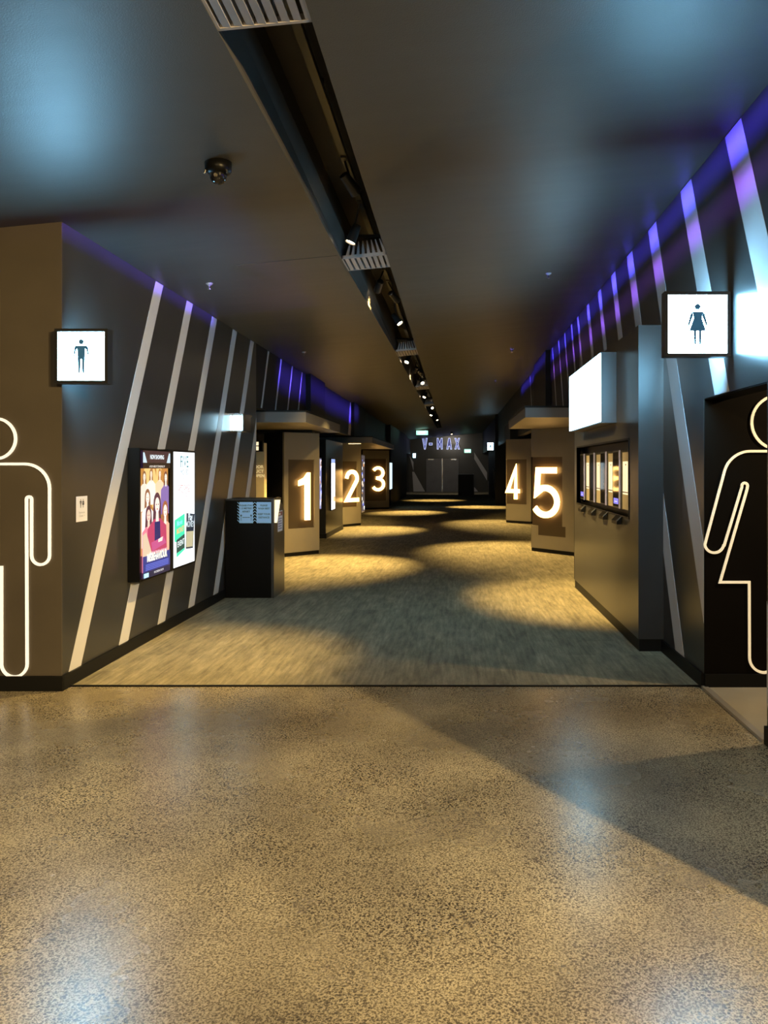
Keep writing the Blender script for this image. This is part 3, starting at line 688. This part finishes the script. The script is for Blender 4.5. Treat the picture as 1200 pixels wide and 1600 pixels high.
# ------------------------------------------------------------------ poster displays
def display(yn, yf, u0, u1, xw, xf, label, shapes_fn, m, parent_name='poster_display', nb=0.0):
    t = thing(parent_name, V(xw, (yn+yf)/2, u0), label, 'display')
    mb = MB(); mb.box(V(xw, yn, u0), V(xf, yf, u1)); mb.build('casing', M['black'], t)
    b = .012*H; w_ = (yf-yn-nb)*H-2*b; h_ = (u1-u0)*H-2*b
    fr = frame(V(xf, yn+nb, u0) + Vector((.001, b, b)), (0, 1, 0), (0, 0, 1), (1, 0, 0))
    shp = [(c, [q for q in (clip_rect(p, w_, h_) for p in ps) if len(q) > 2]) for c, ps in shapes_fn(w_, h_)]
    picture('screen', shp, fr, m, t)
    return t
def sc_poly(p, w_, h_): return [(a*w_, b*h_) for a, b in p]
def woman(cx, cy, k, hair, skin, top, w_, h_):
    e = lambda x, y, rx, ry, n=18: sc_poly(ell(cx+x*k, cy+y*k, rx*k, ry*k, n), w_, h_)
    return [(hair, [e(0, 0, .115, .075), sc_poly([(cx-.115*k, cy), (cx+.115*k, cy), (cx+.15*k, cy-.19*k), (cx-.15*k, cy-.19*k)], w_, h_)]),
            (top, [sc_poly([(cx-.10*k, cy-.11*k), (cx+.10*k, cy-.11*k), (cx+.30*k, cy-.17*k), (cx+.34*k, cy-.50*k), (cx-.34*k, cy-.50*k), (cx-.30*k, cy-.17*k)], w_, h_)]),
            (skin, [e(0, -.015, .075, .055), sc_poly([(cx-.035*k, cy-.05*k), (cx+.035*k, cy-.05*k), (cx+.05*k, cy-.13*k), (cx-.05*k, cy-.13*k)], w_, h_)]),
            (hair, [e(-.03, -.010, .014, .005, 8), e(.03, -.010, .014, .005, 8)]), ((.55, .1, .12), [e(0, -.043, .02, .005, 8)])]
def film_poster(w_, h_):
    R = lambda x0, y0, x1, y1: sc_poly(rect(x0, y0, x1, y1), w_, h_)
    sh = [((.012, .006, .02), [R(0, 0, 1, 1)]), ((.50, .22, .05), [R(0, .18, 1, .86)]), ((.85, .55, .20), [R(.12, .55, .34, .86), R(.55, .60, .74, .86), sc_poly(ell(.45, .70, .12, .16), w_, h_)]),
          ((.55, .20, .06), [R(.36, .72, .42, .86), R(.86, .72, .93, .86)])]
    for a in ((.12, .80, .55, (.25, .12, .05), (.95, .75, .6), (.80, .72, .60)), (.35, .82, .5, (.3, .14, .05), (.95, .72, .55), (.85, .80, .72)), (.66, .82, .5, (.45, .2, .06), (.9, .72, .58), (.85, .62, .40)), (.88, .79, .62, (.18, .07, .04), (1, .85, .7), (.22, .14, .40)),
              (.20, .64, .8, (.28, .12, .06), (1.0, .85, .72), (.9, .86, .80)), (.84, .52, .95, (.35, .12, .05), (1.0, .82, .7), (.85, .45, .30)), (.22, .50, .9, (.10, .03, .05), (.95, .62, .5), (.80, .22, .30)), (.52, .58, 1.15, (.09, .03, .05), (1.0, .78, .68), (.50, .05, .13))):
        sh += woman(*a, w_, h_)
    sh += [((.02, .02, .12), [sc_poly([(.42, .43), (.62, .43), (.64, .27), (.42, .27)], w_, h_)]), ((.55, .09, .25), [sc_poly([(.30, .27), (.75, .30), (.86, .24), (.34, .20)], w_, h_)]), ((1.0, .8, .68), [sc_poly([(.55, .285), (.72, .30), (.70, .265), (.55, .26)], w_, h_)]),
           ((.72, .55, .38), [sc_poly([(.0, .34), (.12, .36), (.30, .20), (.30, .16), (0, .16)], w_, h_)]),
           ((.03, .04, .22), [R(0, .05, 1, .175)]), ((.015, .015, .05), [R(0, 0, 1, .05)]),
           ((.06, .03, .03), [R(0, .90, 1, 1)]), ((.02, .012, .01), [R(0, .862, 1, .905)]),
           ((.55, .70, .80), [sc_poly([(.0, .985), (.05, .985), (.14, .905), (0, .905)], w_, h_), sc_poly([(1, .985), (.95, .985), (.86, .905), (1, .905)], w_, h_)])]
    def T(txt, x, y, size, col, bold=0.0, kx=1.0):
        return (col, [[(w_*x+a*kx, h_*y+b) for a, b in p] for p in text_polys(txt, size, 'CENTER', bold)])
    sh += [T('NOW SHOWING', .5, .935, .052, (.85, .95, 1.0), .0015, .78), T('A FILM ABOUT STANDING UP', .5, .868, .026, (1, .9, .8), 0, 1.0),
           T('MISBEHAVIOUR', .5, .128, .092, (1.25, 1.2, .9), .003, .70), T('WE ARE NOT BEAUTIFUL, WE ARE ANGRY', .55, .185, .022, (1, .95, 1), 0, .95)]
    for i in range(4): sh.append(((.12, .16, .62), [R(.08, .062+.013*i, .92, .069+.013*i)]))
    sh += [((.55, .95, 1.2), [R(.02, .008, .18, .042)]), T('IN CINEMAS NOW', .55, .022, .026, (1, 1, 1))]
    return sh
def ad_poster(w_, h_):
    P = lambda *p: sc_poly(p, w_, h_)
    R = lambda x0, y0, x1, y1: sc_poly(rect(x0, y0, x1, y1), w_, h_)
    def T(txt, x, y, size, col, bold=0.0, kx=1.0, sh_=0.0):
        return (col, [[(w_*x+a*kx, h_*y+b+sh_*a) for a, b in p] for p in text_polys(txt, size, 'CENTER', bold)])
    W = (.80, .97, 1.0)
    sh = [((1.05, 1.1, 1.15), [R(0, 0, 1, 1)]),
          T('FIVE', .50, .865, .16, (.10, .30, .34), .001, .8), T('MOVIES', .5, .80, .07, (.12, .25, .3), 0, .9), T('one price', .5, .755, .05, (.3, .3, .3)),
          T('GIFT CARDS', .5, .665, .07, (.65, .12, .12), 0, .9), T('at the counter', .5, .63, .055, (.6, .15, .15)), T('and online', .5, .595, .045, (.5, .15, .15)),
          ((.05, .75, .42), [P((.04, .41), (.50, .455), (.50, .18), (.04, .225))]), ((.02, .07, .06), [P((.12, .235), (.50, .275), (.50, .15), (.12, .12))]), ((.05, .75, .42), [P((.12, .12), (.50, .15), (.50, .135), (.13, .085))]),
          ((.02, .03, .05), [P((.58, .455), (.98, .435), (.90, .125), (.55, .135))]), ((.50, .45, .28), [P((.58, .29), (.93, .28), (.88, .14), (.57, .15))]),
          T('Movie', .26, .36, .075, (.3, 1.0, .9), .001, .8, .1), T('MONEY', .30, .295, .075, (.85, .45, .15), .001, .8, .1), T('EVENT', .31, .18, .075, (.85, .95, .95), .001, .8, .1),
          T('Play', .76, .385, .095, (.75, .85, .9), .002, .8, -.04), T('MONEY', .74, .325, .085, (.6, .7, .75), .001, .8, -.04),
          ((.35, .6, .62), [ell(.12*w_, .46*h_, .008, .008, 10), ell(.85*w_, .48*h_, .010, .010, 10), ell(.22*w_, .07*h_, .010, .010, 10)])]
    return sh
display(yx(216.5, -1.70), yx(262, -1.70), -.620, .103, XL+.002, -1.695, 'wall screen showing a film poster with a group of women, nearer the man sign', film_poster, M['screen'])
display(yx(263.5, -1.70), yx(303.5, -1.70), -.622, .106, XL+.002, -1.695, 'wall screen showing a white gift card advertisement, right of the film poster screen', ad_poster, M['screen_bright'], nb=.05)
def strip_poster(seed, tone):
    def fn(w_, h_):
        r = random.Random(seed); sh = [(tone, [rect(0, 0, w_, h_)])]
        cols = [(.95, .85, .7), (.2, .25, .8), (.9, .45, .15), (.05, .05, .08), (1.1, 1.1, 1.1), (.1, .1, .2)]
        for i in range(26):
            x = r.random()*w_*.7; y = r.random()*h_*.92
            sh.append((r.choice(cols), [ell(x+w_*.15, y+.04, w_*(.06+.14*r.random()), .02+.05*r.random(), 12)]))
        return sh
    return fn
display(S(134), S(131.8), -.50, .11, -1.59, -1.575, 'narrow edge-on poster screen on the corridor side of number 1 column', strip_poster(3, (.25, .25, .5)), M['screen'], 'side_display')
display(S(108), S(104.6), -.63, .13, -1.797, -1.782, 'bright edge-on poster screen between the number 1 and number 2 columns', lambda w_, h_: [((1.9, 1.95, 2.1), [rect(0, 0, w_, h_)]), ((.3, .4, .8), [rect(0, h_*.92, w_, h_)]), ((1.2, .5, .3), [rect(w_*.5, h_*.15, w_, h_*.25)])], M['screen_bright'], 'side_display')
display(S(90.5), S(87.3), -.80, .22, -1.62, -1.606, 'tall speckled edge-on poster screen on the corridor side of number 2 column', strip_poster(8, (.08, .06, .06)), M['screen'], 'side_display')
display(S(65), S(62.3), -.55, .12, -1.57, -1.56, 'farthest edge-on poster screen, on the side of number 3 column', lambda w_, h_: [((.7, .9, 1.0), [rect(0, 0, w_, h_)])], M['screen'], 'side_display')

# ------------------------------------------------------------------ ceiling fittings
# dome camera
t = thing('dome_camera', V(-.918, S(402), up(-.918)), 'black dome security camera on the ceiling left of the lighting slot', 'camera')
c = V(-.918, S(402), up(-.918))
mb = MB(); mb.lathe(c, [(.03, -.075), (.055, -.070), (.078, -.050), (.080, .004)], M['black']); mb.build('housing', M['black'], t, smooth=True)
mb = MB(); mb.lathe(c, [(.004, -.128), (.022, -.124), (.038, -.113), (.048, -.096), (.052, -.074), (.05, -.06)], M['glass']); mb.build('glass_dome', M['glass'], t, smooth=True)
mb = MB(); mb.tube(c+Vector((-.0, -.03, -.075)), c+Vector((0, -.052, -.09)), .012, M['steel']); mb.build('lens', M['steel'], t)
for k in range(3):
    a = -0.6+k*2.1; mb = MB(); mb.tube(c+Vector((.074*math.cos(a), .074*math.sin(a), -.055)), c+Vector((.080*math.cos(a), .080*math.sin(a), -.075)), .007, M['steel']); mb.build('screw', M['steel'], t)
# sprinklers
for (px, py, lab) in ((327, 443, 'sprinkler head on ceiling near left wall stripes'), (857, 427, 'sprinkler head on ceiling near the right wall glow'), (475, 550, 'sprinkler head on ceiling above number 1 canopy'), (800, 545, 'sprinkler head on ceiling in front of the right pier'), (774, 594, 'farthest small sprinkler head on the right side of the ceiling')):
    s_ = (730-py-.0969*(px-710))/1.2705; x = (px-710)/s_; c = V(x, S(s_), up(x))
    t = thing('sprinkler', c, lab, 'sprinkler')
    mb = MB(); mb.lathe(c, [(.012, -.02), (.03, -.006), (.034, .003)], M['grille']); mb.build('escutcheon', M['grille'], t)
    mb = MB(); mb.tube(c+Vector((0, 0, -.05)), c, .006, M['steel'], seg=10); mb.tube(c+Vector((0, 0, -.054)), c+Vector((0, 0, -.050)), .016, M['steel'], seg=12); mb.build('nozzle', M['steel'], t)
# access panel seams
mb = MB(); yy0, yy1 = 4.37, 4.80
mb.slab([V(-1.24, yy0, up(-1.24)), V(-.665, yy0, up(-.665)), V(-.665, yy1, up(-.665)), V(-1.10, yy1, up(-1.10))], (0, 0, -.004), M['ceiling']); struct('ceiling_access_panel', mb)
# air grilles across the slot
def grille(y0, y1, label):
    xa, xb = -.655 + (.035 if y0 > 7 else 0) + (.02 if y0 > 11 else 0), -.394
    t = thing('air_grille', V((xa+xb)/2, (y0+y1)/2, up(-.52)), label, 'vent')
    mb = MB(); e = .012; dz = .10
    for a, b, c_, d_ in ((xa, y0, xb, y0+e), (xa, y1-e, xb, y1), (xa, y0, xa+e*.7, y1), (xb-e*.7, y0, xb, y1)):
        lo = [V(x, y, up(x)+.002) for x, y in ((a, b), (c_, b), (c_, d_), (a, d_))]
        mb.slab(lo, (0, 0, .03), M['grille'])
    mb.build('frame', M['grille'], t)
    n = 8
    for i in range(n):
        f = (i+.5)/n; x = xa+(xb-xa)*f; sl = (f-.5)*.11
        mb = MB(); mb.slab([V(x, y0+e, up(x)+.004), V(x+.022, y0+e, up(x)+.004), V(x+.006-sl*.6, y0+e, up(x)+dz), V(x-sl*.6, y0+e, up(x)+dz)], (0, (y1-y0-2*e)*H, 0)); mb.build('vane', M['grille'], t)
    mb = MB(); mb.box(V(xa+.01, y0, up(xa)+dz+.03), V(xb-.01, y1, up(xa)+dz+.045)); mb.build('duct_face', M['pier'], t)
grille(1.78, 2.13, 'nearest slatted metal air grille in the ceiling slot at the top of the picture')
grille(S(269), S(253.5), 'slatted metal air grille in the ceiling slot just beyond the first glowing spotlight')
grille(S(149), S(142.5), 'slatted metal air grille in the ceiling slot beyond the second spotlight, third from the camera')
grille(S(103), S(99), 'fourth metal air grille from the camera in the ceiling slot')
grille(S(80.5), S(78), 'farthest visible metal air grille in the ceiling slot')
# track and spotlights
t = thing('lighting_track', V(-.60, 5, 1.40), 'long black lighting track running inside the ceiling slot', 'track')
mb = MB(); mb.box(V(-.53, -1.3, 1.44), V(-.50, 23.5, 1.465)); mb.build('rail', M['satin'], t)
for y in range(-1, 24, 2):
    mb = MB(); mb.box(V(-.52, y, 1.465), V(-.51, y+.02, TOP)); mb.build('hanger', M['satin'], t)
def spotlight(x, y, tgt, label, power, ang, u=1.24):
    p = V(x, y, u); tg = V(*tgt); d = (tg-p).normalized()
    t = thing('track_spotlight', p, label, 'spotlight', 'track spotlights in the ceiling slot')
    top = V(-.515, y, 1.44)
    mb = MB(); mb.tube(p-d*.13, p+d*.03, .036, M['satin'], .044, 24, caps=False); mb.tube(p-d*.131, p-d*.13, .036, M['satin']); mb.build('lamp_head', M['satin'], t, smooth=True)
    mb = MB(); mb.tube(p+d*.015, p+d*.019, .038, M['lens']); mb.build('lens', M['lens'], t)
    mb = MB(); mb.tube(top, p-d*.06+Vector((0, 0, .05)), .009, M['satin'], seg=10); mb.tube(p-d*.06+Vector((0, 0, .05)), p-d*.06, .012, M['satin'], seg=10); mb.build('arm', M['satin'], t)
    mb = MB(); mb.box(top-Vector((.02, .07, .012)), top+Vector((.02, .07, .0))); mb.build('adaptor', M['satin'], t)
    spot('bulb', p+d*.06, tg, power, ang, .9, WARM, .03, t)
P0 = LIGHTS['track']
for (x, y, tgt, nm, pw, an) in (
        (-.47, 3.60, (1.45, 6.2, -1), 'dark backed spotlight aimed away, just in front of the nearest glowing one', 1.3, 44),
        (-.56, 5.60, (-1.75, 8.6, -.25), 'spotlight seen from behind aimed at number 1 column', .45, 34),
        (-.45, 5.95, (1.12, 8.8, -.15), 'spotlight seen from behind aimed at number 5 column', .8, 36),
        (-.54, 10.4, (-1.75, 13.0, -.2), 'spotlight seen from behind aimed at number 2 column', .8, 36),
        (-.46, 10.7, (1.10, 13.5, -.15), 'spotlight seen from behind aimed at number 4 column', .8, 36)):
    spotlight(x, y, tgt, nm, P0*pw, an, 1.30)
for i, (y, px, tgt, nm, pw, an) in enumerate((
        (S(287), -.56, (-1.35, 4.0, -.9), 'nearest glowing spotlight hanging in the ceiling slot before the second grille', .35, 50),
        (S(183), -.475, (1.2, 5.9, -1), 'second glowing spotlight in the ceiling slot, aimed at the right side carpet', .5, 50),
        (S(133.6), -.554, (-1.40, 7.75, -1), 'third spotlight from the camera, just past a grille in the slot', 1.4, 52),
        (S(106.6), -.47, (.75, 9.2, -.8), 'fourth spotlight from the camera in the ceiling slot', 1.5, 50),
        (S(89), -.525, (-1.3, 12.3, -.8), 'fifth spotlight from the camera in the ceiling slot', 1.4, 44),
        (S(75), -.465, (.8, 13.6, -.8), 'sixth spotlight from the camera in the ceiling slot', 1.4, 40),
        (S(66), -.55, (-1.0, 16.9, -1), 'seventh spotlight from the camera in the ceiling slot', 1.3, 40),
        (S(60), -.45, (.6, 19.2, -1), 'eighth spotlight from the camera in the ceiling slot', 1.3, 40),
        (22.6, -.50, (-.6, 23.0, -1), 'ninth and farthest spotlight at the end of the ceiling slot', .8, 50))):
    spotlight(px, y, tgt, nm, P0*pw, an)
# the farthest downlight, past the slot, and exit signs
p = V(-.1, 27.5, up(-.1))
t = thing('ceiling_downlight', p, 'small ceiling downlight beyond the slot in front of the end doors', 'lamp')
mb = MB(); mb.tube(p-Vector((0, 0, .12)), p, .06, M['satin']); mb.build('can', M['satin'], t)
mb = MB(); mb.tube(p-Vector((0, 0, .125)), p-Vector((0, 0, .121)), .045, M['lens']); mb.build('lens', M['lens'], t)
spot('bulb', p-Vector((0, 0, .14)), V(-.2, 29.9, -.6), 170, 100, .5, (1, .86, .68), .03, t)
def exit_sign(x0, x1, y, u0, u1, label, hang):
    t = thing('exit_sign', V((x0+x1)/2, y, u0), label, 'sign')
    mb = MB(); mb.box(V(x0, y, u0), V(x1, y+.04, u1)); f = mb.build('lit_panel', M['exit'], t)
    s_ = (u1-u0)*H*.78
    mb = MB(); fr = frame(V((x0+x1)/2, y-.001, u0+(u1-u0)*.18), (1, 0, 0), (0, 0, 1), (0, -1, 0))
    for pz in text_polys('EXIT', s_, 'CENTER', .002): mb.slab([fr(a, b, 0) for a, b in pz], (0, -.004, 0))
    mb.build('lettering', M['exit_white'], f)
    if hang:
        mb = MB(); xm = (x0+x1)/2; mb.box(V(x0, y-.002, u1), V(x1, y+.042, u1+.02)); mb.tube(V(xm, y+.02, u1+.02), V(xm, y+.02, up(xm)), .01, M['steel'], seg=8); mb.build('bracket', M['steel'], t)
exit_sign(-1.18, -.82, S(50.5), 1.0, 1.13, 'green lit exit sign hanging from the far ceiling left of the slot', True)
exit_sign(.40, .66, Y1-.05, .58, .72, 'small green exit sign on the end wall right of the double doors', False)
